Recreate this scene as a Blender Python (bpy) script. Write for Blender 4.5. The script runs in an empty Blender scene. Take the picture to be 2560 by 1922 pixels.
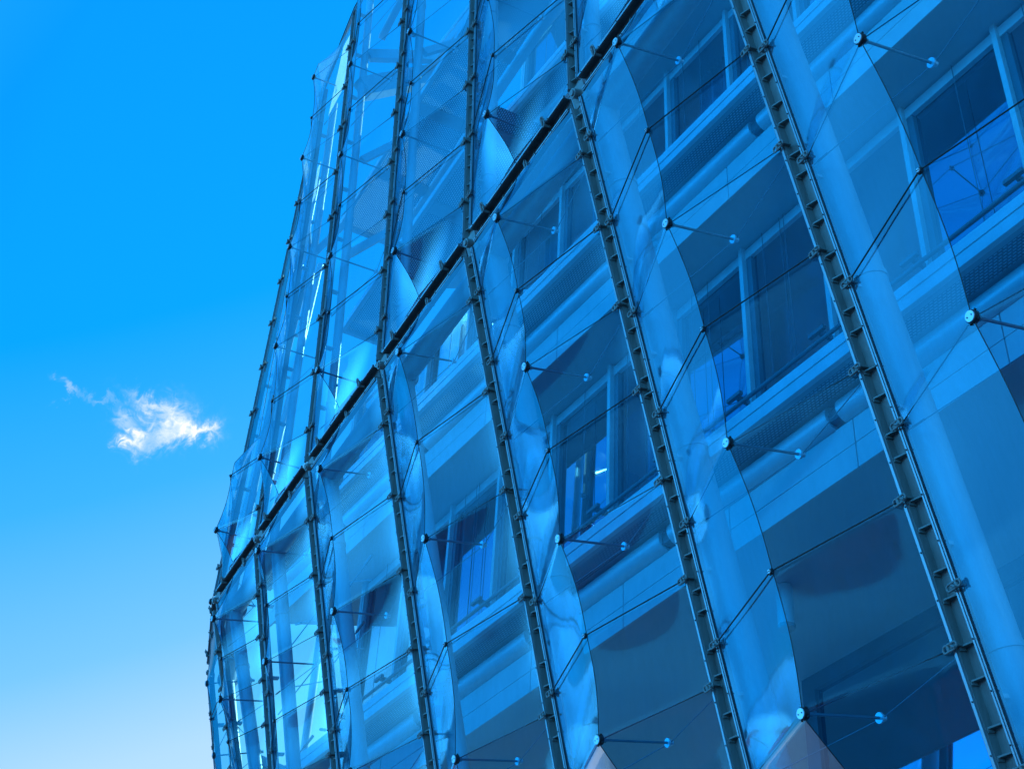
import bpy, bmesh, math, random
from mathutils import Vector as V, Matrix, noise
random.seed(7)
sc = bpy.context.scene
R = math.radians
# ------------------------------------------------------------ camera
cam = bpy.data.objects.new('camera', bpy.data.cameras.new('camera')); sc.collection.objects.link(cam)
cm = Matrix(((0.4613609, 0.5505374, 0.6957404), (0.8859052, -0.3284207, -0.3275850), (0.0481477, 0.7674949, -0.6392444))).to_4x4()
cm.translation = (13.7032, -3.9018, -10.2572)
cam.matrix_world = cm
cam.data.sensor_width = 36; cam.data.lens = 36 * 3753.7 / 2560
cam.data.clip_start = 0.1; cam.data.clip_end = 5000
sc.camera = cam
sc.render.resolution_x = 1024; sc.render.resolution_y = 768
# ------------------------------------------------------------ world
SUN = V((-0.14, 0.75, 0.65)).normalized()
w = bpy.data.worlds.new('World'); sc.world = w; w.use_nodes = True
nt = w.node_tree; N = nt.nodes; L = nt.links; N.clear()
def nd(tp, **k):
    n = N.new(tp)
    for a, b in k.items(): setattr(n, a, b)
    return n
def mth(op, a, b=None, c=None, cl=False):
    n = N.new('ShaderNodeMath'); n.operation = op; n.use_clamp = cl
    for i, s in enumerate((a, b, c)):
        if s is None: continue
        if isinstance(s, (int, float)): n.inputs[i].default_value = s
        else: L.new(s, n.inputs[i])
    return n.outputs[0]
def vdot(a, vec):
    n = N.new('ShaderNodeVectorMath'); n.operation = 'DOT_PRODUCT'; L.new(a, n.inputs[0]); n.inputs[1].default_value = vec
    return n.outputs['Value']
out = nd('ShaderNodeOutputWorld'); bg = nd('ShaderNodeBackground'); bg2 = nd('ShaderNodeBackground'); add = nd('ShaderNodeAddShader')
sky = nd('ShaderNodeTexSky', sky_type='NISHITA'); sky.sun_disc = False
sky.sun_elevation = math.asin(SUN.z); sky.sun_rotation = math.atan2(SUN.x, SUN.y)
sky.air_density = 1.2; sky.dust_density = 0.4; sky.ozone_density = 5.0
L.new(sky.outputs[0], bg.inputs[0]); bg.inputs[1].default_value = 0.003
tc = nd('ShaderNodeTexCoord'); DIR = tc.outputs['Generated']
zz = mth('ADD', vdot(DIR, (0, -0.45, 1)), mth('MULTIPLY', mth('MAXIMUM', vdot(DIR, (0, -1, 0)), 0.0), 1.6))
rp = nd('ShaderNodeValToRGB'); L.new(zz, rp.inputs[0])
st = [(0.0, (0.46, 0.68, 0.95)), (0.25, (0.52, 0.72, 0.97)), (0.33, (0.40, 0.65, 0.96)), (0.40, (0.17, 0.52, 0.95)), (0.50, (0.04, 0.41, 0.95)), (0.60, (0.0, 0.34, 0.95)), (0.78, (0.0, 0.295, 0.95)), (1.0, (0.01, 0.34, 1.0))]
el = rp.color_ramp.elements
while len(el) < len(st): el.new(0.5)
for e, (p_, c_) in zip(el, st): e.position = p_; e.color = (*c_, 1)
# the one small cloud
cdir = V((-0.7965, 0.128, 0.5895)).normalized()
cright = V((0.4613609, 0.8859052, 0.0481477)); cup = V((0.5505374, -0.3284207, 0.7674949))
U = mth('DIVIDE', vdot(DIR, tuple(cright)), vdot(DIR, tuple(cdir))); Vv = mth('DIVIDE', vdot(DIR, tuple(cup)), vdot(DIR, tuple(cdir)))
u0 = cright.dot(cdir) ; v0 = cup.dot(cdir)
U = mth('SUBTRACT', U, u0); Vv = mth('SUBTRACT', Vv, v0)
ns = nd('ShaderNodeTexNoise'); ns.inputs['Scale'].default_value = 30; ns.inputs['Detail'].default_value = 8; ns.inputs['Roughness'].default_value = 0.62; ns.inputs['Distortion'].default_value = 0.9
L.new(DIR, ns.inputs['Vector'])
ns2 = nd('ShaderNodeTexNoise'); ns2.inputs['Scale'].default_value = 130; ns2.inputs['Detail'].default_value = 5; ns2.inputs['Distortion'].default_value = 1.5
L.new(DIR, ns2.inputs['Vector'])
wob = mth('MULTIPLY', mth('SUBTRACT', ns.outputs[0], 0.5), 0.05); wob2 = mth('MULTIPLY', mth('SUBTRACT', ns2.outputs[0], 0.5), 0.018)
U2 = mth('ADD', U, mth('ADD', wob, wob2)); V2 = mth('ADD', Vv, mth('SUBTRACT', wob, wob2))
def blob(cx, cy, sx, sy, amp, rot=0.0):
    du = mth('SUBTRACT', U2, cx); dv = mth('SUBTRACT', V2, cy)
    a = mth('ADD', mth('MULTIPLY', du, math.cos(rot) / sx), mth('MULTIPLY', dv, math.sin(rot) / sx))
    b = mth('ADD', mth('MULTIPLY', du, -math.sin(rot) / sy), mth('MULTIPLY', dv, math.cos(rot) / sy))
    return mth('MULTIPLY', mth('POWER', 2.718, mth('MULTIPLY', mth('ADD', mth('MULTIPLY', a, a), mth('MULTIPLY', b, b)), -1.0)), amp)
CL = [(-0.019, -0.009, 0.0065, 0.006, 0.85, 0), (0.019, -0.005, 0.009, 0.005, 0.85, 0), (0.010, 0.004, 0.012, 0.009, 0.5, -0.6), (-0.006, 0.012, 0.014, 0.004, 0.45, -0.55),
      (-0.002, -0.004, 0.016, 0.006, 0.35, 0.2), (-0.058, 0.026, 0.007, 0.003, 0.26, -0.5), (-0.038, 0.018, 0.010, 0.0025, 0.12, -0.35), (-0.022, 0.004, 0.008, 0.006, 0.35, 0)]
tot = None
for c in CL:
    b = blob(*c); tot = b if tot is None else mth('ADD', tot, b)
tot = mth('MULTIPLY', tot, mth('ADD', 0.25, mth('MULTIPLY', ns2.outputs[0], 1.4)))
facing = mth('GREATER_THAN', vdot(DIR, tuple(cdir)), 0.5)
cmask = mth('MULTIPLY', mth('MULTIPLY', tot, facing), 1.0, cl=True)
mx = nd('ShaderNodeMix', data_type='RGBA'); L.new(cmask, mx.inputs[0]); L.new(rp.outputs[0], mx.inputs[6]); mx.inputs[7].default_value = (0.93, 0.96, 1.0, 1)
sky_fill = nd('ShaderNodeMix', data_type='RGBA'); pf = mth('MULTIPLY', mth('MULTIPLY', mth('ADD', vdot(DIR, (0, -1, 0)), -0.32, cl=True), 2.3, cl=True), mth('MULTIPLY', mth('SUBTRACT', 0.52, vdot(DIR, (0, 0, 1)), cl=True), 3.5, cl=True))
L.new(pf, sky_fill.inputs[0]); L.new(mx.outputs[2], sky_fill.inputs[6]); sky_fill.inputs[7].default_value = (0.035, 0.42, 0.95, 1)
L.new(sky_fill.outputs[2], bg2.inputs[0]); yy = vdot(DIR, (0, -1, 0))
L.new(mth('ADD', 1.15, mth('MULTIPLY', pf, 5.0)), bg2.inputs[1])  # added fill: unseen low sky opposite the facade is brightened
L.new(bg.outputs[0], add.inputs[0]); L.new(bg2.outputs[0], add.inputs[1]); L.new(add.outputs[0], out.inputs[0])
# ------------------------------------------------------------ sun, exposure
sl = bpy.data.lights.new('sun', 'SUN'); sl.energy = 5.0; sl.angle = R(0.5); sl.color = (1.0, 0.96, 0.9)
so = bpy.data.objects.new('sun', sl); sc.collection.objects.link(so)
so.rotation_euler = SUN.to_track_quat('Z', 'Y').to_euler()
sc.view_settings.view_transform = 'Standard'; sc.view_settings.look = 'None'; sc.view_settings.exposure = 0.0; sc.view_settings.gamma = 1.0
sc.cycles.max_bounces = 14; sc.cycles.transparent_max_bounces = 24; sc.cycles.glossy_bounces = 5; sc.cycles.diffuse_bounces = 4
sc.cycles.caustics_reflective = False; sc.cycles.caustics_refractive = False

# ------------------------------------------------------------ materials
def mat(name):
    m = bpy.data.materials.new(name); m.use_nodes = True; m.node_tree.nodes.clear(); return m
def pbr(name, col, rough=0.5, metal=0.0, spec=0.5, var=0.12, scale=6.0, bump=0.0, bscale=40.0, streak=False):
    m = mat(name); t = m.node_tree; n = t.nodes; l = t.links
    o = n.new('ShaderNodeOutputMaterial'); b = n.new('ShaderNodeBsdfPrincipled'); l.new(b.outputs[0], o.inputs[0])
    b.inputs['Roughness'].default_value = rough; b.inputs['Metallic'].default_value = metal; b.inputs['Specular IOR Level'].default_value = spec
    tcn = n.new('ShaderNodeTexCoord'); mp = n.new('ShaderNodeMapping'); l.new(tcn.outputs['Object'], mp.inputs[0])
    if streak: mp.inputs['Scale'].default_value = (3, 3, 0.35)
    nz = n.new('ShaderNodeTexNoise'); nz.inputs['Scale'].default_value = scale; nz.inputs['Detail'].default_value = 6; nz.inputs['Roughness'].default_value = 0.6
    l.new(mp.outputs[0], nz.inputs['Vector'])
    cr = n.new('ShaderNodeValToRGB'); l.new(nz.outputs[0], cr.inputs[0])
    cr.color_ramp.elements[0].position = 0.3; cr.color_ramp.elements[1].position = 0.75
    cr.color_ramp.elements[0].color = (*[c * (1 - var) for c in col], 1); cr.color_ramp.elements[1].color = (*[min(1, c * (1 + var)) for c in col], 1)
    l.new(cr.outputs[0], b.inputs['Base Color'])
    rr = n.new('ShaderNodeMapRange'); l.new(nz.outputs[0], rr.inputs[0]); rr.inputs[3].default_value = max(0, rough - 0.1); rr.inputs[4].default_value = min(1, rough + 0.1)
    l.new(rr.outputs[0], b.inputs['Roughness'])
    if bump:
        n2 = n.new('ShaderNodeTexNoise'); n2.inputs['Scale'].default_value = bscale; n2.inputs['Detail'].default_value = 3; l.new(tcn.outputs['Object'], n2.inputs['Vector'])
        bp = n.new('ShaderNodeBump'); bp.inputs['Strength'].default_value = bump; bp.inputs['Distance'].default_value = 0.01; l.new(n2.outputs[0], bp.inputs['Height']); l.new(bp.outputs[0], b.inputs['Normal'])
    return m
FR_HI = 0.70; FR_AMP = 0.38
def film_mat():
    m = mat('clear_foil'); t = m.node_tree; n = t.nodes; l = t.links
    o = n.new('ShaderNodeOutputMaterial'); tr = n.new('ShaderNodeBsdfTransparent'); gl = n.new('ShaderNodeBsdfGlossy'); df = n.new('ShaderNodeBsdfDiffuse'); tl = n.new('ShaderNodeBsdfTranslucent')
    tr.inputs[0].default_value = (0.27, 0.85, 1.0, 1)
    gl.inputs['Color'].default_value = (1, 1, 1, 1); gl.inputs['Roughness'].default_value = 0.06
    df.inputs[0].default_value = (0.04, 0.50, 0.90, 1); tl.inputs[0].default_value = (0.04, 0.50, 0.90, 1)
    tcn = n.new('ShaderNodeTexCoord')
    nz = n.new('ShaderNodeTexNoise'); nz.inputs['Scale'].default_value = 1.6; nz.inputs['Detail'].default_value = 2; nz.inputs['Distortion'].default_value = 0.6
    l.new(tcn.outputs['Object'], nz.inputs['Vector'])
    bp = n.new('ShaderNodeBump'); bp.inputs['Strength'].default_value = 0.06; bp.inputs['Distance'].default_value = 0.03; l.new(nz.outputs[0], bp.inputs['Height'])
    l.new(bp.outputs[0], gl.inputs['Normal'])
    # reflection of the many-layered foil edge rises steeply towards grazing view
    ge = n.new('ShaderNodeNewGeometry'); dt = n.new('ShaderNodeVectorMath'); dt.operation = 'DOT_PRODUCT'; l.new(ge.outputs['Normal'], dt.inputs[0]); l.new(ge.outputs['Incoming'], dt.inputs[1])
    ab = n.new('ShaderNodeMath'); ab.operation = 'ABSOLUTE'; l.new(dt.outputs['Value'], ab.inputs[0])
    mr0 = n.new('ShaderNodeMapRange'); l.new(ab.outputs[0], mr0.inputs[0]); mr0.inputs[1].default_value = FR_HI; mr0.interpolation_type = 'SMOOTHSTEP'; mr0.inputs[2].default_value = 0.40; mr0.inputs[3].default_value = 0.0; mr0.inputs[4].default_value = 1.0
    pw_ = n.new('ShaderNodeMath'); pw_.operation = 'POWER'; l.new(mr0.outputs[0], pw_.inputs[0]); pw_.inputs[1].default_value = 1.0
    a = n.new('ShaderNodeMath'); a.operation = 'MULTIPLY_ADD'; a.use_clamp = True; l.new(pw_.outputs[0], a.inputs[0]); a.inputs[1].default_value = FR_AMP; a.inputs[2].default_value = 0.015
    mx1 = n.new('ShaderNodeMixShader'); l.new(a.outputs[0], mx1.inputs[0]); l.new(tr.outputs[0], mx1.inputs[1]); l.new(gl.outputs[0], mx1.inputs[2])
    # thin veil of dust and water streaks, with blue haze painted into its colour
    mp = n.new('ShaderNodeMapping'); mp.inputs['Scale'].default_value = (9, 9, 0.9); l.new(tcn.outputs['Object'], mp.inputs[0])
    n3 = n.new('ShaderNodeTexNoise'); n3.inputs['Scale'].default_value = 2.0; n3.inputs['Detail'].default_value = 8; n3.inputs['Roughness'].default_value = 0.7; l.new(mp.outputs[0], n3.inputs['Vector'])
    mr = n.new('ShaderNodeMapRange'); l.new(n3.outputs[0], mr.inputs[0]); mr.inputs[1].default_value = 0.35; mr.inputs[2].default_value = 0.85; mr.inputs[3].default_value = 0.06; mr.inputs[4].default_value = 0.15
    ad = n.new('ShaderNodeMixShader'); ad.inputs[0].default_value = 0.5; l.new(df.outputs[0], ad.inputs[1]); l.new(tl.outputs[0], ad.inputs[2])
    mx2 = n.new('ShaderNodeMixShader'); l.new(mr.outputs[0], mx2.inputs[0]); l.new(mx1.outputs[0], mx2.inputs[1]); l.new(ad.outputs[0], mx2.inputs[2])
    l.new(mx2.outputs[0], o.inputs[0])
    return m
def glass_mat():
    m = mat('window_glass'); t = m.node_tree; n = t.nodes; l = t.links
    o = n.new('ShaderNodeOutputMaterial'); tr = n.new('ShaderNodeBsdfTransparent'); gl = n.new('ShaderNodeBsdfGlossy')
    tr.inputs[0].default_value = (0.50, 0.72, 0.85, 1); gl.inputs['Roughness'].default_value = 0.02; gl.inputs['Color'].default_value = (0.26, 0.46, 0.55, 1)
    fr = n.new('ShaderNodeFresnel'); fr.inputs['IOR'].default_value = 1.45
    mx1 = n.new('ShaderNodeMixShader'); l.new(fr.outputs[0], mx1.inputs[0]); l.new(tr.outputs[0], mx1.inputs[1]); l.new(gl.outputs[0], mx1.inputs[2]); l.new(mx1.outputs[0], o.inputs[0])
    return m
def perf_mat():
    m = mat('perforated_sheet'); t = m.node_tree; n = t.nodes; l = t.links
    o = n.new('ShaderNodeOutputMaterial'); b = n.new('ShaderNodeBsdfPrincipled'); tr = n.new('ShaderNodeBsdfTransparent')
    b.inputs['Base Color'].default_value = (0.20, 0.24, 0.26, 1); b.inputs['Roughness'].default_value = 0.55; b.inputs['Metallic'].default_value = 0.3
    tcn = n.new('ShaderNodeTexCoord'); mp = n.new('ShaderNodeMapping'); l.new(tcn.outputs['UV'], mp.inputs[0])
    br = n.new('ShaderNodeTexBrick'); l.new(mp.outputs[0], br.inputs[0]); br.inputs['Scale'].default_value = 1.0
    br.inputs['Color1'].default_value = (1, 1, 1, 1); br.inputs['Color2'].default_value = (1, 1, 1, 1); br.inputs['Mortar'].default_value = (0, 0, 0, 1)
    br.inputs['Brick Width'].default_value = 0.046; br.inputs['Row Height'].default_value = 0.025; br.inputs['Mortar Size'].default_value = 0.0078; br.inputs['Mortar Smooth'].default_value = 0.0
    mx1 = n.new('ShaderNodeMixShader'); lit_slot = n.new('ShaderNodeBsdfPrincipled'); lit_slot.inputs['Base Color'].default_value = (0.9, 0.92, 0.93, 1); lit_slot.inputs['Roughness'].default_value = 0.35  # light showing through the slots, painted as a pale slot colour
    tl = n.new('ShaderNodeBsdfTranslucent'); tl.inputs[0].default_value = (0.9, 0.95, 1, 1); m2 = n.new('ShaderNodeMixShader'); m2.inputs[0].default_value = 0.5; l.new(lit_slot.outputs[0], m2.inputs[1]); l.new(tl.outputs[0], m2.inputs[2])
    m3 = n.new('ShaderNodeMixShader'); m3.inputs[0].default_value = 0.25; l.new(m2.outputs[0], m3.inputs[1]); l.new(tr.outputs[0], m3.inputs[2])
    l.new(br.outputs['Color'], mx1.inputs[0]); l.new(b.outputs[0], mx1.inputs[1]); l.new(m3.outputs[0], mx1.inputs[2]); l.new(mx1.outputs[0], o.inputs[0])
    return m
def glare_mat():
    m = mat('white_translucent_glare'); t = m.node_tree; n = t.nodes; l = t.links
    o = n.new('ShaderNodeOutputMaterial'); a = n.new('ShaderNodeBsdfTranslucent'); b = n.new('ShaderNodeBsdfDiffuse'); a.inputs[0].default_value = (0.95, 0.95, 0.95, 1); b.inputs[0].default_value = (0.9, 0.9, 0.9, 1)
    x = n.new('ShaderNodeMixShader'); x.inputs[0].default_value = 0.15; l.new(a.outputs[0], x.inputs[1]); l.new(b.outputs[0], x.inputs[2]); l.new(x.outputs[0], o.inputs[0]); return m
SCREEN = glare_mat()  # backlit white for the added glare slivers
FILM = film_mat(); GLASS = glass_mat(); PERF = perf_mat()
GALV = pbr('galvanised_steel', (0.27, 0.25, 0.23), 0.5, 0.1, var=0.2, scale=9, bump=0.15, streak=True)
DKGALV = pbr('shade_dark_channel', (0.10, 0.10, 0.098), 0.6, 0.1, var=0.3, scale=9)  # shade inside the rail channel, put into a darker base colour
DARK = pbr('dark_anodised', (0.05, 0.055, 0.06), 0.45, 0.5, var=0.2)
ALU = pbr('aluminium_profile', (0.36, 0.38, 0.40), 0.35, 0.5, var=0.12, scale=14)
WHITE = pbr('white_steel_paint', (0.66, 0.68, 0.68), 0.32, var=0.06, scale=3, streak=True)
CABLE = pbr('steel_cable', (0.035, 0.037, 0.04), 0.4, 0.6, var=0.1)
ROD = pbr('grey_steel_rod', (0.22, 0.24, 0.26), 0.4, 0.5, var=0.1)
CAP = pbr('polished_disc', (0.75, 0.78, 0.8), 0.3, 0.35, var=0.05)
RUBBER = pbr('black_rubber', (0.015, 0.016, 0.018), 0.6, var=0.2)
SILL = pbr('light_metal_sill', (0.74, 0.75, 0.75), 0.45, 0.1, var=0.1, scale=4, bump=0.05)
FASCIA = pbr('grey_fascia_board', (0.66, 0.63, 0.61), 0.7, var=0.08, scale=2.5)
SOFFIT = pbr('plaster_soffit', (0.58, 0.60, 0.60), 0.8, var=0.07, scale=0.8)
BLINDBOX = pbr('blind_box_metal', (0.62, 0.66, 0.68), 0.4, 0.2, var=0.05)
ALUS = pbr('walkway_sheet', (0.46, 0.49, 0.50), 0.5, 0.2, var=0.08)
MULL = pbr('pale_mullion', (0.62, 0.63, 0.62), 0.45, var=0.08)
WALLM = pbr('interior_wall', (0.50, 0.51, 0.52), 0.8, var=0.05)
CURT = pbr('curtain_cloth', (0.45, 0.47, 0.5), 0.8, var=0.12, scale=3)
DARKFR = pbr('dark_frame', (0.13, 0.15, 0.17), 0.5, var=0.1)

# ------------------------------------------------------------ mesh helper
class MB:
    def __init__(s): s.v = []; s.f = []; s.sm = []; s.mi = []; s.uv = None
    def _add(s, vs, fs, smooth=False, mi=0):
        o = len(s.v); s.v += [tuple(x) for x in vs]
        for f in fs: s.f.append([i + o for i in f]); s.sm.append(smooth); s.mi.append(mi)
    def obox(s, a, b, u, v, u0, u1, v0, v1, mi=0):
        """box from a to b, section spanned by axes u and v"""
        vs = []
        for p in (a, b):
            for (x, y) in ((u0, v0), (u1, v0), (u1, v1), (u0, v1)): vs.append(p + u * x + v * y)
        s._add(vs, [(0, 3, 2, 1), (4, 5, 6, 7), (0, 1, 5, 4), (1, 2, 6, 5), (2, 3, 7, 6), (3, 0, 4, 7)], mi=mi)
    def tube(s, a, b, r, n=8, r2=None, caps=True, mi=0):
        a = V(a); b = V(b); d = (b - a).normalized(); x = d.orthogonal().normalized(); y = d.cross(x)
        r2 = r if r2 is None else r2; vs = []
        for p, q in ((a, r), (b, r2)):
            for i in range(n): t = 2 * math.pi * i / n; vs.append(p + (x * math.cos(t) + y * math.sin(t)) * q)
        fs = [(i, (i + 1) % n, n + (i + 1) % n, n + i) for i in range(n)]
        s._add(vs, fs, True, mi)
        if caps: s._add(vs[:n], [list(range(n))[::-1]], False, mi); s._add(vs[n:], [list(range(n))], False, mi)
    def path(s, pts, r, n=6, closed=False, mi=0):
        m = len(pts); rg = range(m if closed else m - 1)
        for i in rg: s.tube(pts[i], pts[(i + 1) % m], r, n, mi=mi)
    def poly(s, vs, mi=0): s._add(vs, [list(range(len(vs)))], False, mi)
    def prism(s, base, off, mi=0):
        n = len(base); vs = list(base) + [p + off for p in base]
        s._add(vs, [list(range(n))[::-1], list(range(n, 2 * n))] + [(i, (i + 1) % n, n + (i + 1) % n, n + i) for i in range(n)], mi=mi)
    def mesh(s, name, mats, recalc=True):
        me = bpy.data.meshes.new(name)
        c = V((0, 0, 0))
        me.from_pydata(s.v, [], s.f); me.update()
        for m in (mats if isinstance(mats, (list, tuple)) else [mats]): me.materials.append(m)
        me.polygons.foreach_set('use_smooth', s.sm); me.polygons.foreach_set('material_index', s.mi)
        if recalc: bm = bmesh.new(); bm.from_mesh(me); bmesh.ops.recalc_face_normals(bm, faces=bm.faces); bm.to_mesh(me); bm.free()
        return me
    def build(s, name, mats, parent=None):
        me = s.mesh(name, mats)
        o = bpy.data.objects.new(name, me); sc.collection.objects.link(o)
        if parent is not None:
            o.parent = parent; o.matrix_parent_inverse = Matrix.Translation(-parent.location)
        return o
def thing(name, label, cat, loc, group=None):
    o = bpy.data.objects.new(name, None); sc.collection.objects.link(o); o.location = loc; o.empty_display_size = 0.2
    o['label'] = label; o['category'] = cat
    if group: o['group'] = group
    return o
def inst(me, name, mtx, parent):
    o = bpy.data.objects.new(name, me); sc.collection.objects.link(o); o.parent = parent
    o.matrix_parent_inverse = Matrix.Translation(-parent.location); o.matrix_basis = mtx
    return o
# ------------------------------------------------------------ facade geometry
W = 2.1; PHI = 0.230; PSI = -0.052; A_ = 0.513; DN = 0.346; KN = 0.269
P = {k: V(((k - 2) * W, 0, 0)) for k in range(2, 8)}
P[1] = V((-1.744, 0.013, 0)); P[0] = V((-3.405, 0.033, 0)); P[-1] = P[0] + V((-0.96, 0.28, 0)).normalized() * 2.0
def tang(k):
    if k > 2: return V((1, 0, 0))
    if k == 2: return (P[3] - P[1]).normalized()
    if k == 1: return (P[2] - P[0]).normalized()
    if k == 0: return (P[1] - P[0]).normalized()
    return (P[0] - P[-1]).normalized()
def inn(t): return V((-t.y, t.x, 0))
def raildir(k, lo):
    t = tang(k); n = inn(t)
    if lo:
        b = {0: 0.168, 1: -0.013, -1: 0.2}.get(k, 0)
        return n * math.sin(PHI) + t * b + V((0, 0, -math.cos(PHI)))
    a = {0: 0.057, 1: 0.016, -1: 0.09}.get(k, 0); b = {0: 0.012, 1: 0.007}.get(k, 0)
    return n * math.sin(PSI + a) + t * b + V((0, 0, math.cos(PSI)))
def frame(k, lo):
    r = raildir(k, lo).normalized(); t = tang(k); n = -inn(t)
    n = (n - r * n.dot(r)).normalized(); t = (t - r * t.dot(r)); t = (t - n * t.dot(n)).normalized()
    return r, t, n
def rp_(k, t, lo): return P[k] + raildir(k, lo) * t
def cnorm(c, lo):
    tg = (P[c + 1] - P[c]).normalized(); n = -inn(tg)
    r = (inn(tg) * math.sin(PHI) + V((0, 0, -math.cos(PHI)))) if lo else (inn(tg) * math.sin(PSI) + V((0, 0, math.cos(PSI))))
    return (n - r * n.dot(r)).normalized(), r.normalized()
def cpt(c, u, t, off, lo):
    return rp_(c, t, lo) * (1 - u) + rp_(c + 1, t, lo) * u + cnorm(c, lo)[0] * off
LO = {-1: (0.75, 1.10), 0: (0.734, 1.098), 1: (0.671, 1.389), 2: (0.717, 1.684), 3: (0.644, 2.069), 4: (0.655, 1.604), 5: (0.586, 1.858), 6: (0.58, 2.115)}
UP = {-1: (0.55, 1.75), 0: (0.51, 1.75), 1: (0.571, 1.754), 2: (0.536, 1.757), 3: (0.605, 1.764), 4: (0.578, 1.759), 5: (0.6, 1.76)}
TLO = 9.2; TUP = 8.4
ORD = {-1: 'around the corner at the far left edge', 0: 'leftmost full column', 1: 'second column from the left', 2: 'third column from the left', 3: 'fourth column from the left', 4: 'fifth column from the left', 5: 'sixth column from the left', 6: 'column at the right edge'}
RORD = {-1: 'around the far left corner', 0: 'on the left silhouette of the facade', 1: 'second from the left', 2: 'third from the left', 3: 'fourth from the left', 4: 'fifth from the left', 5: 'sixth from the left', 6: 'wide one at the right', 7: 'beyond the right edge'}

# shared small meshes (built about the origin; x = along tangent, y = outward normal, z = along rail)
def m_disc(rad, dark_r, ln):
    b = MB(); b.tube((0, -ln, 0), (0, 0, 0), dark_r, 20, mi=1); b.tube((0, 0, 0), (0, 0.008, 0), rad, 20, mi=0)
    for s_ in (-1, 1): b.tube((s_ * rad * .5, 0.008, 0), (s_ * rad * .5, 0.012, 0), 0.004, 6, mi=1)
    for i in range(4):
        a = math.pi / 4 + i * math.pi / 2; b.tube((math.cos(a) * dark_r * .8, -ln * .5, math.sin(a) * dark_r * .8), (math.cos(a) * dark_r * 1.25, -ln * .6, math.sin(a) * dark_r * 1.25), 0.008, 6, mi=1)
    return b.mesh('outer_disc', [CAP, RUBBER])
M_DISC = m_disc(0.032, 0.038, 0.035); M_KNOT = m_disc(0.012, 0.018, 0.022)
def m_inner():
    b = MB(); b.tube((0, -0.015, 0), (0, 0, 0), 0.034, 20); b.tube((0, -0.05, 0), (0, -0.015, 0), 0.018, 10); return b.mesh('inner_disc', CAP)
M_INNER = m_inner()
def m_cleat():
    b = MB(); b.prism([V((-0.057, -0.006, 0)), V((0.040, -0.048, 0)), V((0.040, -0.0555, 0)), V((-0.057, -0.0555, 0))], V((0, 0, 0.010)))
    b.obox(V((-0.0575, 0.0, 0.0101)), V((-0.0575, 0.0, 0.03)), V((1, 0, 0)), V((0, 1, 0)), 0, 0.006, -0.05, 0)
    return b.mesh('cleat', GALV)
M_CLEAT = m_cleat()
def m_bracket(side):
    b = MB(); x0 = side * 0.072
    # slotted oval lug with a shackle, standing out of the rail
    ring = []
    for i in range(16):
        a = 2 * math.pi * i / 16; ring.append(V((x0 + side * 0.012 + (0.035 if math.cos(a) > 0 else -0.035) * abs(side) + 0.018 * math.cos(a), 0.035, 0.02 * math.sin(a))))
    b.path(ring, 0.0075, 6, closed=True)
    b.obox(V((x0 - 0.02, -0.04, -0.006)), V((x0 - 0.02, -0.04, 0.006)), V((1, 0, 0)), V((0, 1, 0)), -0.02, 0.055, 0, 0.07)
    b.tube((x0 - 0.03, 0.02, -0.03), (x0 + 0.035, 0.05, 0.02), 0.008, 6)
    b.tube((x0 + side * 0.03, 0.03, -0.02), (x0 + side * 0.03, 0.03, 0.02), 0.012, 8)
    return b.mesh('cable_bracket', GALV)
M_BR = {1: m_bracket(1), -1: m_bracket(-1)}
def fm(p, t, n, r):
    m = Matrix((t, n, r)).transposed().to_4x4(); m.translation = p; return m

def profile(root, a, b, t, n, clen, brs):
    """two clamping profiles, channel, cleats, brackets between points a and b"""
    r = (b - a).normalized(); ln = (b - a).length
    wb = MB(); wb.obox(a, b, t, n, -0.060, 0.060, -0.068, -0.056)
    for s_ in (-1, 1): wb.obox(a, b, t, n, min(s_ * .060, s_ * .067), max(s_ * .060, s_ * .067), -0.068, 0.004)
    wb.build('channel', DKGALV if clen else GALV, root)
    if clen:
        q = 0.12; dsh = MB()
        while q < ln - .3: dsh.obox(a + r * q, a + r * (q + .15), t, n, -.006, .006, -.0555, -.049); q += .27
        dsh.build('inner_bar', ALU, root)
    for s_ in (-1, 1):
        c = MB()
        for (x0, x1, y0, y1) in ((.0675, .079, .0045, .018), (.081, .092, -0.004, .012), (.0675, .096, -.012, -.005)):
            c.obox(a, b, t, n, min(s_ * x0, s_ * x1), max(s_ * x0, s_ * x1), y0, y1)
        q = 0.06
        while q < ln:
            c.tube(a + r * q + t * (s_ * .073) + n * .018, a + r * q + t * (s_ * .073) + n * .024, 0.005, 6, mi=1); q += 0.30
        c.build('clamp_profile', [ALU, DARK], root)
        c = MB(); c.obox(a, b, t, n, min(s_ * .0925, s_ * .097), max(s_ * .0925, s_ * .097), -0.01, 0.008); c.build('edge_gasket', DARK, root)
    q = 0.1; i = 0
    while q < ln - 0.05:
        inst(M_CLEAT, 'cleat', fm(a + r * q, t, n, r), root); q += (0.16, 0.29, 0.19, 0.27)[i % 4] + random.uniform(-.012, .012); i += 1
    for (q, s_) in brs:
        if 0.05 < q < ln: inst(M_BR[s_], 'cable_bracket', fm(a + r * q, t, n, r), root)

for lo in (1, 0):
    T = TLO if lo else TUP; D = LO if lo else UP
    for k in range(-1, 8 if lo else 6):
        r, t, n = frame(k, lo); a = rp_(k, 0.12, lo); b = rp_(k, T, lo); sc_ = raildir(k, lo).length
        root = thing('facade_mullion', ('grey cleated mullion below the diagonal rail, ' if lo else 'grey cleated mullion above the diagonal rail, ') + RORD[k], 'mullion', P[k], 'mullions of the foil facade')
        brs = []
        for c, s_ in ((k, 1), (k - 1, -1)):
            if c in D:
                t0, H = D[c]; j = 0
                while t0 + j * H / 2 < T: brs.append(((t0 + j * H / 2 - .12) * sc_, s_)); j += 1
        profile(root, a, b, t, n, 0, brs)
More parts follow.
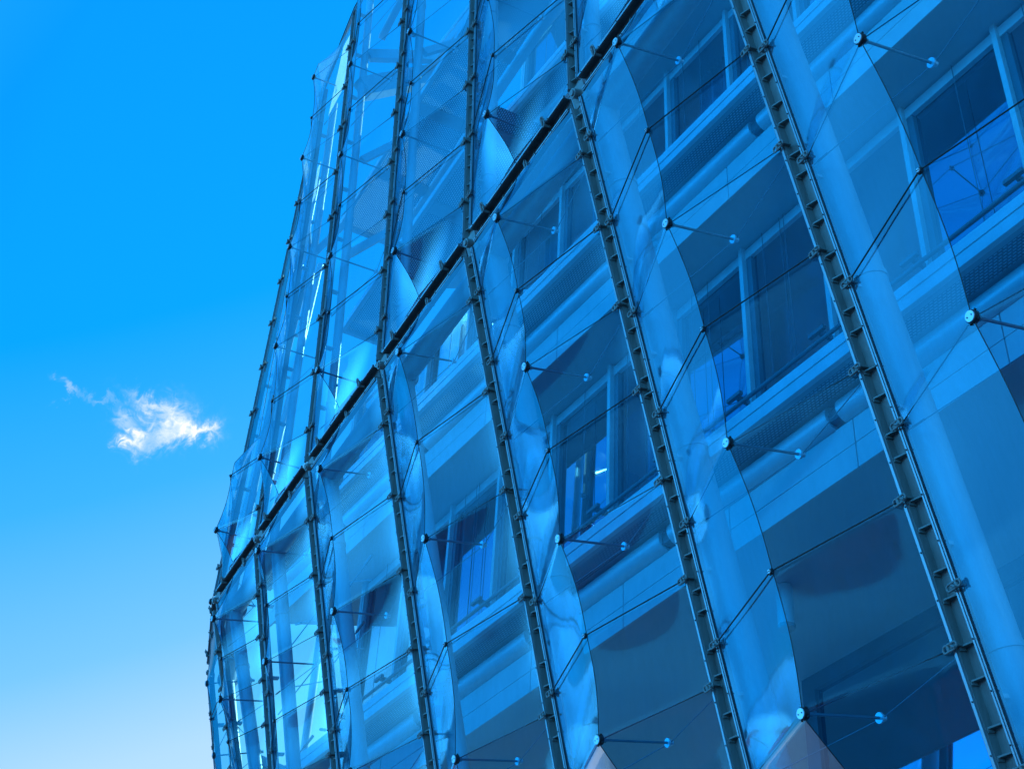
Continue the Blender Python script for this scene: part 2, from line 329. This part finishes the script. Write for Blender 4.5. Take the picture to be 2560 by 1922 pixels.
# diagonal cross rail
for c in range(-1, 7):
    a = P[c]; b = P[c + 1]; tg = (b - a).normalized(); n = -inn(tg); n = (n + V((0, 0, -0.32))).normalized(); t = n.cross(tg)
    if t.z < 0: t = -t
    root = thing('diagonal_rail', 'grey length of the diagonal rail, ' + ORD[c], 'rail', a, 'lengths of the diagonal rail')
    profile(root, a + tg * .13, b - tg * .13, t, n, 1, [(0.3, 1), (1.1, -1), (1.5, 1)])
    nd_ = MB(); nd_.obox(a - tg * .10, a + tg * .10, t, n, -.10, .10, -.075, -.05); nd_.tube(a - n * .05, a + n * .015, .045, 12); nd_.tube(a + n * .015, a + n * .03, .028, 8)
    nd_.build('node_plate', GALV, root)

# ------------------------------------------------------------ foil panels
def hv(t, t0, H, T):
    """outward offset of the ridge at distance t along the panel, and how sharp the section is"""
    if t <= t0: s = t / t0; return DN * (s - 0.10 * math.sin(math.pi * s)), 1.12 * (1 - s) + s
    x = (t - t0) / (H / 2); i = int(x); s = x - i
    a, b = (DN, KN) if i % 2 == 0 else (KN, DN)
    h = a + (b - a) * s - 0.030 * math.sin(math.pi * s)
    sh = 1 + 0.22 * math.sin(math.pi * s)
    e = T - t
    if abs(e) < t0 + .25: h = min(h, DN * max(e, 0) / (t0 - .06 if t0 > .2 else .2)) if e < t0 - .02 else h
    return max(h, 0), sh
def tbot(k): return 3.66 + .62 * (k - .5)
def panel(c, lo, endt=None, flat=None):
    t0, H = (LO if lo else UP)[c]; T = (tbot(c + .5) if lo else TUP) - 0.05
    n, r = cnorm(c, lo)
    lab = ('clear blue foil panel, %s, %s the diagonal rail' % (ORD[c], 'below' if lo else 'above'))
    root = thing('foil_panel', lab, 'facade panel', P[c] + (r * 0.1), 'clear foil panels of the facade')
    wd = (P[c + 1] - P[c]).length; e = 0.095 / wd
    # levels: shared verts so that creases fall exactly on discs and knots
    lv = [0.115]; ts = [t0]; q = t0 + H / 2
    while q < T - (0.45 if lo else 0.3): ts.append(q); q += H / 2
    if lo and len(ts) % 2 == 0: ts.pop()
    allk = [0.115] + ts + [T]
    lv = []
    for i in range(len(allk) - 1):
        m = max(3, int((allk[i + 1] - allk[i]) / 0.045))
        for j in range(m): lv.append(allk[i] + (allk[i + 1] - allk[i]) * j / m)
    lv.append(T)
    us = [e + (A_ - e) * i / 18 for i in range(18)] + [A_ + (1 - e - A_) * i / 18 for i in range(19)]
    fl = 1.0
    me = MB(); vs = []
    sd = c * 7.3 + lo * 31
    for t in lv:
        h, sh = hv(t, t0, H, T)
        if flat is not None: h *= max(0, min(1, (flat - t) / 0.5))
        if c == -1: h *= 0.35
        for u in us:
            tt = (u - e) / (A_ - e) if u <= A_ else (1 - e - u) / (1 - e - A_)
            o = h * (max(tt, 0) ** sh) + 0.0015
            o += 0.006 * math.sin(math.pi * min(1, max(tt, 0))) * noise.noise(V((u * 3 + sd, t * 0.9, 0)))
            te = t + ((tbot(c + u) - tbot(c + .5)) * max(0, (t - ts[-1]) / (T - ts[-1])) if lo else 0)
            vs.append(cpt(c, u, te, o, lo))
    nu = len(us)
    fs = [(i * nu + j, i * nu + j + 1, (i + 1) * nu + j + 1, (i + 1) * nu + j) for i in range(len(lv) - 1) for j in range(nu - 1)]
    if lo: fs = [f[::-1] for f in fs]
    me._add(vs, fs, True)
    msh = me.mesh('foil', FILM, False)
    # sharp centre ridge
    ridge = us.index(A_)
    for ed in msh.edges:
        a_, b_ = ed.vertices
        if a_ % nu == ridge and b_ % nu == ridge: ed.use_edge_sharp = True
    o = bpy.data.objects.new('foil', msh); sc.collection.objects.link(o); o.parent = root; o.matrix_parent_inverse = Matrix.Translation(-root.location)
    if flat is None or True:
        tg = (P[c + 1] - P[c]).normalized()
        for i, t in enumerate(ts):
            if flat is not None and t > flat - 0.3: break
            isd = i % 2 == 0; h = (DN if isd else KN) * (0.35 if c == -1 else 1)
            tip = cpt(c, A_, t, h + (0.006 if isd else 0.022), lo)
            a = cpt(c, 0.08 / wd, t, 0.022, lo); b = cpt(c, 1 - 0.08 / wd, t, 0.022, lo)
            if isd:
                M = fm(tip + n * .006, tg, n, r)
                st_ = MB(); ip = cpt(c, A_, t, h - 0.58, lo); st_.tube(tip - n * .03, ip, 0.010, 8)
                st_.tube(tip - n * .06, tip - n * .03, 0.02, 8)
                s_o = st_.build('strut', ROD, root)
                d_ = inst(M_DISC, 'outer_disc', M, root); i_ = inst(M_INNER, 'inner_disc', fm(ip, tg, n, r), root)
                for (u_, e_) in ((0.05 / wd, 'tie_rod'), (1 - 0.05 / wd, 'tie_rod')):
                    b_ = MB(); q_ = cpt(c, u_, t, -0.09, lo); b_.tube(ip - n * .03, q_, 0.0042, 6)
                    mid = ip.lerp(q_, 0.88); b_.tube(mid, ip.lerp(q_, 0.97), 0.008, 6)
                    b_.build('tie_rod', ROD, root)
                b_ = MB(); b_.tube(tip - n * .02, cpt(c, 0.095 / wd, t, .002, lo), 0.004, 5); b_.tube(tip - n * .02, cpt(c, 1 - .095 / wd, t, .002, lo), 0.004, 5); b_.build('ridge_cable', CABLE, root)
            else:
                inst(M_KNOT, 'cable_clamp', fm(tip + n * .006, tg, n, r), root)
                b_ = MB(); b_.tube(tip, a, 0.0055, 6); b_.build('valley_cable', CABLE, root)
                b_ = MB(); b_.tube(tip, b, 0.0055, 6); b_.build('valley_cable', CABLE, root)
        b_ = MB(); pr = None
        for t in lv:
            h, sh = hv(t, t0, H, T)
            if flat is not None: h *= max(0, min(1, (flat - t) / 0.5))
            if c == -1: h *= 0.35
            q_ = cpt(c, A_, t, h + .002, lo)
            if pr is not None: b_.tube(pr, q_, 0.0035, 5, caps=False)
            pr = q_
        b_.build('seam', DARK, root)
for c in range(-1, 7): panel(c, 1)
for c in range(-1, 6): panel(c, 0, flat={0: 2.1, -1: 0.9}.get(c))
for c in range(-1, 7):
    a = rp_(c, tbot(c), 1); b = rp_(c + 1, tbot(c + 1), 1); tg = (b - a).normalized(); n = cnorm(c, 1)[0]; t = n.cross(tg)
    root = thing('bottom_rail', 'grey rail closing the bottom of the foil, ' + ORD[c], 'rail', a, 'bottom rails of the foil')
    profile(root, a + tg * .12, b - tg * .12, t, n, 1, [])
# top rail of the upper panels at the left end
for c in range(-1, 3):
    a = rp_(c, TUP, 0); b = rp_(c + 1, TUP, 0); tg = (b - a).normalized(); n = -inn(tang(max(c, 0)))
    root = thing('top_rail', 'slim top edge rail closing the foil, ' + ORD[c], 'rail', a, 'top edge rails')
    x = MB(); x.obox(a, b, V((0, 0, 1)), n, -.03, .03, -.03, .02); x.build('rail_bar', ALU, root)
    x = MB(); x.obox(a, b, V((0, 0, 1)), n, .031, .045, -.02, .03); x.build('rail_cover', DARK, root)

# ------------------------------------------------------------ tubular columns behind the skin
for lo in (1, 0):
    for k in range(-1, 8 if lo else 6):
        r, t, n = frame(k, lo); T = TLO + .6 if lo else TUP + 1.2
        if not lo and k <= 1: T = TUP - .2
        off = -n * (0.27 if lo else 0.22)
        a = rp_(k, 0.0, lo) + off; b = rp_(k, T, lo) + off
        root = thing('tubular_column', ('white round steel column behind the foil, leaning, ' if lo else 'white round steel column behind the foil, upright, ') + RORD[k], 'column', a, 'round columns behind the foil')
        tr_ = ((.085 if k <= 1 else .10 if k <= 3 else .12) if lo else (.055 if k < 4 else .075)); x = MB(); x.tube(a, b, tr_, 28); x.build('shaft', WHITE, root)
        x = MB(); q = 1.0
        while q < T:
            p = a.lerp(b, q / T); x.tube(p - r * .02, p + r * .02, tr_ + .008, 28); q += 2.6
        x.build('joint_ring', WHITE, root)
        q = 0.9; i = 0
        while q < T - .3 and i < 12:
            x = MB(); p = rp_(k, q, lo); x.obox(p - n * .07, p - n * .16, t, r, -.03, .03, -.012, .012); x.build('standoff', WHITE, root); q += 0.93; i += 1
for c in range(-1, 7):
    a = P[c] + V((0, .30, -.02)); b = P[c + 1] + V((0, .30, -.02))
    root = thing('tubular_beam', 'white round steel tube behind the diagonal rail, ' + ORD[c], 'beam', a, 'round tubes behind the diagonal rail')
    x = MB(); x.tube(a, b, 0.115, 24); x.build('shaft', WHITE, root)
    x = MB(); d = (b - a).normalized(); x.tube(a - d * .02, a + d * .02, 0.15, 24); x.build('collar', WHITE, root)

# ------------------------------------------------------------ office building behind
S_ = 0.1; BX = V((math.cos(S_), math.sin(S_), 0)); BN = V((-math.sin(S_), math.cos(S_), 0)); BO = V((4.2, 2.0, 0)); UPV = V((0, 0, 1))
def bp(x, w_, z):
    """x along the slab edge measured in world x, w_ inward"""
    s = (x - 4.2) / math.cos(S_); return BO + BX * s + BN * w_ + UPV * z
bld = thing('office_building', 'office building with slab edges and tall windows behind the foil skin', 'building', V((2, 4, -11.9)))
LV = [(-2.1, -2.9, -3.65), (2.1, -5.75, -4.9), (6.25, -2.2, -0.2), (10.75, -0.4, 0.4), (14.9, 0.0, 1.2)]
XR = 14.0
for li, (z, xl, xw) in enumerate(LV):
    a = bp(xl, 0, z); b = bp(XR, 0, z)
    x = MB(); x.obox(a, b, BN, UPV, 0.0, .05, -.105, 0.0); x.obox(a, b, BN, UPV, .012, .05, -.135, -.105); x.obox(a, b, BN, UPV, 0.0, .05, -.24, -.135)
    x.build('sill_band', SILL, bld)
    x = MB(); pw = (.10, .29) if li < 2 else (.09, .395)
    x.obox(a, b, BN, UPV, .05, pw[0], -.236, -.228); x.obox(a, b, BN, UPV, pw[1], .40, -.236, -.228); x.build('walkway_edge', ALUS, bld)
    x = MB(); x.obox(a, b, BN, UPV, pw[0], pw[1], -.235, -.230); me = x.mesh('walkway_grating', PERF)
    uvl = me.uv_layers.new(name='uv')
    for lp in me.loops:
        co = me.vertices[lp.vertex_index].co - BO; uvl.data[lp.index].uv = (co.dot(BX), co.dot(BN))
    o = bpy.data.objects.new('walkway_grating', me); sc.collection.objects.link(o); o.parent = bld; o.matrix_parent_inverse = Matrix.Translation(-bld.location)
    # rounded light box and grey board
    q = xl + 0.35; 
    while q < XR:
        x = MB(); e = min(q + 2.22, XR)
        x.tube(bp(q, .40, z - .345), bp(e - .12, .40, z - .345), 0.115, 20); x.build('blind_box', BLINDBOX, bld)
        x = MB(); x.obox(bp(e - .12, .33, z - .36), bp(e, .33, z - .36), BN, UPV, 0, .12, -.06, .06); x.build('box_bracket', ROD, bld)
        q = e
    q = xl
    while q < XR:
        e = min(q + 1.55, XR); x = MB()
        x.obox(bp(q + .006, .40, z), bp(e - .006, .40, z), BN, UPV, 0, .03, -.70, -.46); x.obox(bp(q + .006, .40, z), bp(e - .006, .40, z), BN, UPV, 0, .03, -.945, -.707)
        x.build('fascia_board', FASCIA, bld); q = e
    dp = 14.0 if li == 0 else 7.0; x = MB(); x.prism([bp(xl + .43 * .7, .43, z - .94), bp(XR, .43, z - .94), bp(XR, dp, z - .94), bp(xl + dp * .7, dp, z - .94)], UPV * .69); x.build('floor_slab', SOFFIT, bld)
    # windows of the storey above this level
    if li == len(LV) - 1: break
    zt = LV[li + 1][0] - .94
    GW = 1.06
    x = MB(); x.obox(bp(xw, GW - .06, zt), bp(XR, GW - .06, zt), BN, UPV, 0, .05, -.16, -.03); x.build('blind_rail', SILL, bld)
    gx = -4.76
    gl = [xw] + [-4.76 + 1.168 * i for i in range(0, 17) if -4.76 + 1.168 * i > xw + .15 and -4.76 + 1.168 * i < XR]
    for i in range(len(gl) - 1):
        x = MB(); x.obox(bp(gl[i], GW, z), bp(gl[i] + .055, GW, z), BN, UPV, -.11, 0, 0, zt - z - .002); fr_ = x.build('window', MULL, bld)
        x = MB(); x.obox(bp(gl[i] + .055, GW, z), bp(gl[i] + .13, GW, z), BN, UPV, -.05, .03, .002, zt - z - .004); x.build('dark_jamb', DARKFR, fr_)
        x = MB(); x.poly([bp(gl[i] + .13, GW, z + .002), bp(gl[i + 1], GW, z + .002), bp(gl[i + 1], GW, zt - .004), bp(gl[i] + .13, GW, zt - .004)]); x.build('pane', GLASS, fr_)
        x = MB(); x.obox(bp(gl[i], .80, z + 1.15), bp(gl[i], GW - .11, z + 1.15), BX, UPV, 0, .03, -.03, .03); x.obox(bp(gl[i] - .1, .78, z + 1.15), bp(gl[i] + .1, .78, z + 1.15), BN, UPV, -.02, .02, -.02, .02); x.build('bracket_arm', DARKFR, fr_)
        if random.random() < .6:
            x = MB(); cx = gl[i] + .15; cw = random.uniform(.25, .75); n_ = 24; pts = [bp(cx + cw * j / n_, GW + .35 + .035 * math.sin(j * 1.9), 0) for j in range(n_ + 1)]
            for j in range(n_): x.poly([pts[j] + UPV * (z + .05), pts[j + 1] + UPV * (z + .05), pts[j + 1] + UPV * (zt - .02), pts[j] + UPV * (zt - .02)])
            x.build('curtain', CURT, bld)
        for cc in (0.35, 0.62, 0.68):
            if random.random() < .5: x = MB(); x.tube(bp(gl[i] + cc, GW - .08, z + .02), bp(gl[i] + cc, GW - .08, zt - .02), .004, 5); x.build('guide_wire', DARKFR, fr_)
    x = MB(); x.tube(bp(xw, .80, z + 1.05), bp(XR, .80, z + 1.05), .022, 8); x.build('handrail', DARKFR, bld)
    x = MB(); x.obox(bp(xw, GW + 3.2, z), bp(XR, GW + 3.2, z), BN, UPV, 0, .1, 0.002, zt - z - .002); x.build('core_wall', WALLM, bld)
    x = MB(); x.poly([bp(xw, GW, z + .003), bp(xw, GW + 3.19, z + .003), bp(xw, GW + 3.19, zt - .003), bp(xw, GW, zt - .003)]); x.build('end_glazing', GLASS, bld)
    x = MB(); x.obox(bp(xw, GW, z), bp(xw + .09, GW, z), BN, UPV, -.1, .08, .003, zt - z - .003); x.build('corner_post', MULL, bld)
    for q in (0.6, 4.6, 8.6):
        x = MB(); x.tube(bp(q, GW + 1.4, z), bp(q, GW + 1.4, zt), .16, 20); x.build('inner_column', WALLM, bld)
# arms, girder and braces near the roof at the left end
def bar(name, p, q, hw, hh, m=None, par=None):
    p = V(p); q = V(q); d = (q - p).normalized(); u = d.cross(UPV).normalized(); v = u.cross(d); x = MB(); x.obox(p, q, u, v, -hw, hw, -hh, hh); return x.build(name, m or WHITE, par or bld)
bar('roof_arm', (0.0, -.12, 7.50), (0.03, 1.2, 8.25), .05, .09)
bar('roof_arm', (-.02, -.12, 6.75), (-.2, 1.0, 7.95), .10, .15)
bar('roof_arm', (2.1, -.12, 7.4), (2.2, 1.6, 8.3), .05, .09)
ga = V((-.05, .85, 8.2)); gb = ga + BX * 5.2
x = MB(); x.obox(ga, gb, BN, UPV, 0, .05, -.07, .03); x.obox(ga, gb, BN, UPV, 0, .05, -.34, -.12); x.obox(ga, gb, BN, UPV, .05, .3, -.30, -.1); x.build('roof_girder', SILL, bld)
x = MB(); pts_ = [rp_(1, 7.2, 0).lerp(rp_(2, 7.2, 0), .35), rp_(1, 7.0, 0).lerp(rp_(2, 7.0, 0), .80), rp_(1, 8.1, 0).lerp(rp_(2, 8.1, 0), .95), rp_(1, 8.3, 0).lerp(rp_(2, 8.3, 0), .62)]
x.poly([p + V((0, .025, 0)) for p in pts_]); x.build('glare_panel', SCREEN, bld)  # added sliver that imitates sun glare on the foil
x = MB(); pts_ = [rp_(1, 4.4, 0).lerp(rp_(2, 4.4, 0), .12), rp_(1, 4.4, 0).lerp(rp_(2, 4.4, 0), .22), rp_(1, 6.3, 0).lerp(rp_(2, 6.3, 0), .30), rp_(1, 6.3, 0).lerp(rp_(2, 6.3, 0), .20)]
x.poly([p + V((0, .025, 0)) for p in pts_]); x.build('glare_panel', SCREEN, bld)  # second added sliver, shaped like a streak of sun glint
bar('roof_brace', (0.05, 0.02, 7.95), (2.1, .05, 8.45), .05, .05)
bar('walkway_arm', (-1.74, .05, 4.95), (-1.8, .55, 6.05), .035, .05)
bar('walkway_arm', (0, .05, 3.45), (0.0, .9, 4.6), .035, .05)
bar('walkway_arm', (0, .05, 5.3), (0.0, .6, 6.05), .035, .05)
bar('walkway_arm', (2.1, .02, 5.3), (2.1, .7, 6.05), .035, .05)
for (z_, xa, xb, ya, dp) in ((6.12, -2.1, 3.2, .46, .86), (3.2, -1.1, 3.4, .46, .74)):
    p = V((xa, ya, z_)); q = V((xb, ya + .04, z_)); X1 = V((1, 0, 0)); Y1 = V((0, 1, 0))
    x = MB(); x.obox(p, q, Y1, UPV, 0, .05, -.05, .06); x.obox(p, q, Y1, UPV, dp, dp + .10, -.10, .06); x.obox(p, p + X1 * .06, Y1, UPV, .05, dp, -.05, .06); x.build('walkway_frame', SILL, bld)
    xx = xa + 1.2
    while xx < xb: x = MB(); x.obox(V((xx, ya, z_)), V((xx + .2, ya, z_)), Y1, UPV, .05, dp, -.03, .02); x.build('walkway_bearer', ALUS, bld); xx += 1.4
    x = MB(); x.poly([V((xa + .06, ya + .05, z_)), V((xb, ya + .05, z_)), V((xb, ya + dp, z_)), V((xa + .06, ya + dp, z_))]); me = x.mesh('walkway_grating', PERF)
    uvl = me.uv_layers.new(name='uv')
    for lp in me.loops: co = me.vertices[lp.vertex_index].co; uvl.data[lp.index].uv = (co.x, co.y)
    o = bpy.data.objects.new('walkway_grating', me); sc.collection.objects.link(o); o.parent = bld; o.matrix_parent_inverse = Matrix.Translation(-bld.location)
for k in (0,):
    p = rp_(k, 2.25, 1) + V((0, .3, 0)); bar('floor_arm', p, bp(p.x, .06, -2.28), .04, .06)
x = MB(); x.tube((-4.75, 2.0, -3.0), (-5.0, 2.05, 1.16), .06, 16); x.build('balcony_post', WHITE, bld)
for (xa, xb) in ((-5.0, -3.7), (-3.6, -2.6)):
    for zz_ in (-1.5, -.3, .75):
        x = MB(); p = bp(xa, .55, zz_ - .18); q = bp(xb, .55, zz_ + .18); x.tube(p, q, .009, 6); x.tube(q, q.lerp(p, .18), .02, 8); x.build('tie_brace', ROD, bld)
        x = MB(); p = bp(xa, .6, zz_ + .25); q = bp(xb, .6, zz_ - .2); x.tube(p, q, .009, 6); x.tube(p, p.lerp(q, .15), .02, 8); x.build('tie_brace', ROD, bld)
# lobby under the lowest slab
zl = -3.04
x = MB(); x.obox(bp(3.55, 2.35, zl), bp(XR, 2.35, zl), BN, UPV, 0, .12, -.16, -.002); x.obox(bp(3.55, 2.35, zl), bp(3.72, 2.35, zl), BN, UPV, 0, .12, -8.8, -.16)
for q in (5.9, 8.3): x.obox(bp(q, 2.35, zl), bp(q + .12, 2.35, zl), BN, UPV, 0, .12, -8.8, -.16)
x.build('lobby_frame', DARKFR, bld)
x = MB(); x.poly([bp(3.72, 2.4, zl - 8.8), bp(XR, 2.4, zl - 8.8), bp(XR, 2.4, zl - .16), bp(3.72, 2.4, zl - .16)]); x.build('lobby_glass', GLASS, bld)
x = MB(); x.obox(bp(3.7, 6.5, zl - 8.8), bp(XR, 6.5, zl - 8.8), BN, UPV, 0, .2, 0, 8.75); x.build('lobby_wall', WALLM, bld)
# ceiling lamp
lp_ = bp(4.72, 1.1, zl)
root = thing('ceiling_lamp', 'white cylinder lamp hanging under the dark ceiling at lower right', 'lamp', lp_)
x = MB(); x.tube(lp_ - UPV * .004, lp_ - UPV * .40, .075, 24); x.build('lamp_body', WHITE, root)
x = MB(); x.tube(lp_ - UPV * .40, lp_ - UPV * .43, .082, 24, r2=.07); x.build('lamp_rim', ALU, root)

EM = mat('lamp_glow'); e_ = EM.node_tree.nodes.new('ShaderNodeEmission'); e_.inputs[0].default_value = (1, .8, .55, 1); e_.inputs[1].default_value = 14
EM.node_tree.links.new(e_.outputs[0], EM.node_tree.nodes.new('ShaderNodeOutputMaterial').inputs[0])
for i, p in enumerate([(5.0, 5.36, -3.045), (5.01, 5.52, -3.045)]):
    p = V(p); root = thing('ceiling_spotlight', ('lit warm spotlight in the dark ceiling at the right edge, the left one of two', 'lit warm spotlight in the dark ceiling at the right edge, the right one of two')[i], 'spotlight', p, 'spotlights in the ceiling')
    x = MB(); x.tube(p, p - UPV * .02, .045, 16); x.build('lamp_ring', ALU, root)
    x = MB(); x.tube(p - UPV * .021, p - UPV * .024, .03, 16); x.build('lamp_lens', EM, root)
# ------------------------------------------------------------ ground, water
def sheet(name, x0, x1, y0, y1, z, m):
    me = bpy.data.meshes.new(name); me.from_pydata([(x0, y0, z), (x1, y0, z), (x1, y1, z), (x0, y1, z)], [], [(0, 1, 2, 3)]); me.materials.append(m)
    o = bpy.data.objects.new(name, me); sc.collection.objects.link(o); o['kind'] = 'structure'; return o
for i, (x0, x1, y0, h, lab, colr) in enumerate(((-62, -30, -46, 9, 'low brown brick warehouse across the quay, far left', (0.16, 0.09, 0.06)), (-26, 2, -50, 13, 'dark red brick warehouse across the quay, opposite the facade', (0.17, 0.07, 0.05)), (8, 44, -48, 11, 'grey brown brick warehouse across the quay, far right', (0.14, 0.10, 0.08)))):
    rt = thing('brick_warehouse', lab, 'building', V((x0, y0, -11.9)), 'warehouses across the quay')
    x = MB(); x.obox(V((x0, y0 - 12, -11.9)), V((x1, y0 - 12, -11.9)), V((0, 1, 0)), UPV, 0, 12, 0.01, h); x.build('wall', pbr('brick_%d' % i, colr, .85, var=.3, scale=8), rt)
    x = MB(); x.prism([V((x0 - .3, y0 + .3, h - 11.9)), V((x0 - .3, y0 - 6, h - 8.9)), V((x0 - .3, y0 - 12.3, h - 11.9))], V((x1 - x0 + .6, 0, 0))); x.build('roof', pbr('roof_tile_%d' % i, (0.10, 0.06, 0.05), .8), rt)
    xx = x0 + 2
    while xx < x1 - 2:
        x = MB()
        for zz_ in range(int(h // 3.2)): x.obox(V((xx, y0 + .01, -11.9 + 1 + zz_ * 3.2)), V((xx + 1.2, y0 + .01, -11.9 + 1 + zz_ * 3.2)), V((0, 1, 0)), UPV, -.02, .03, 0, 1.7)
        x.build('window', DARKFR, rt); xx += 3.1
sheet('quay', -2500, 2500, -9, 2500, -11.9, pbr('paving', (0.08, 0.12, 0.15), .8, var=.2, scale=.3))
sheet('river_water', -2500, 2500, -2500, 2500, -12.6, pbr('river', (0.05, 0.17, 0.25), .25, var=.3, scale=.4, bump=.3, bscale=1.5))
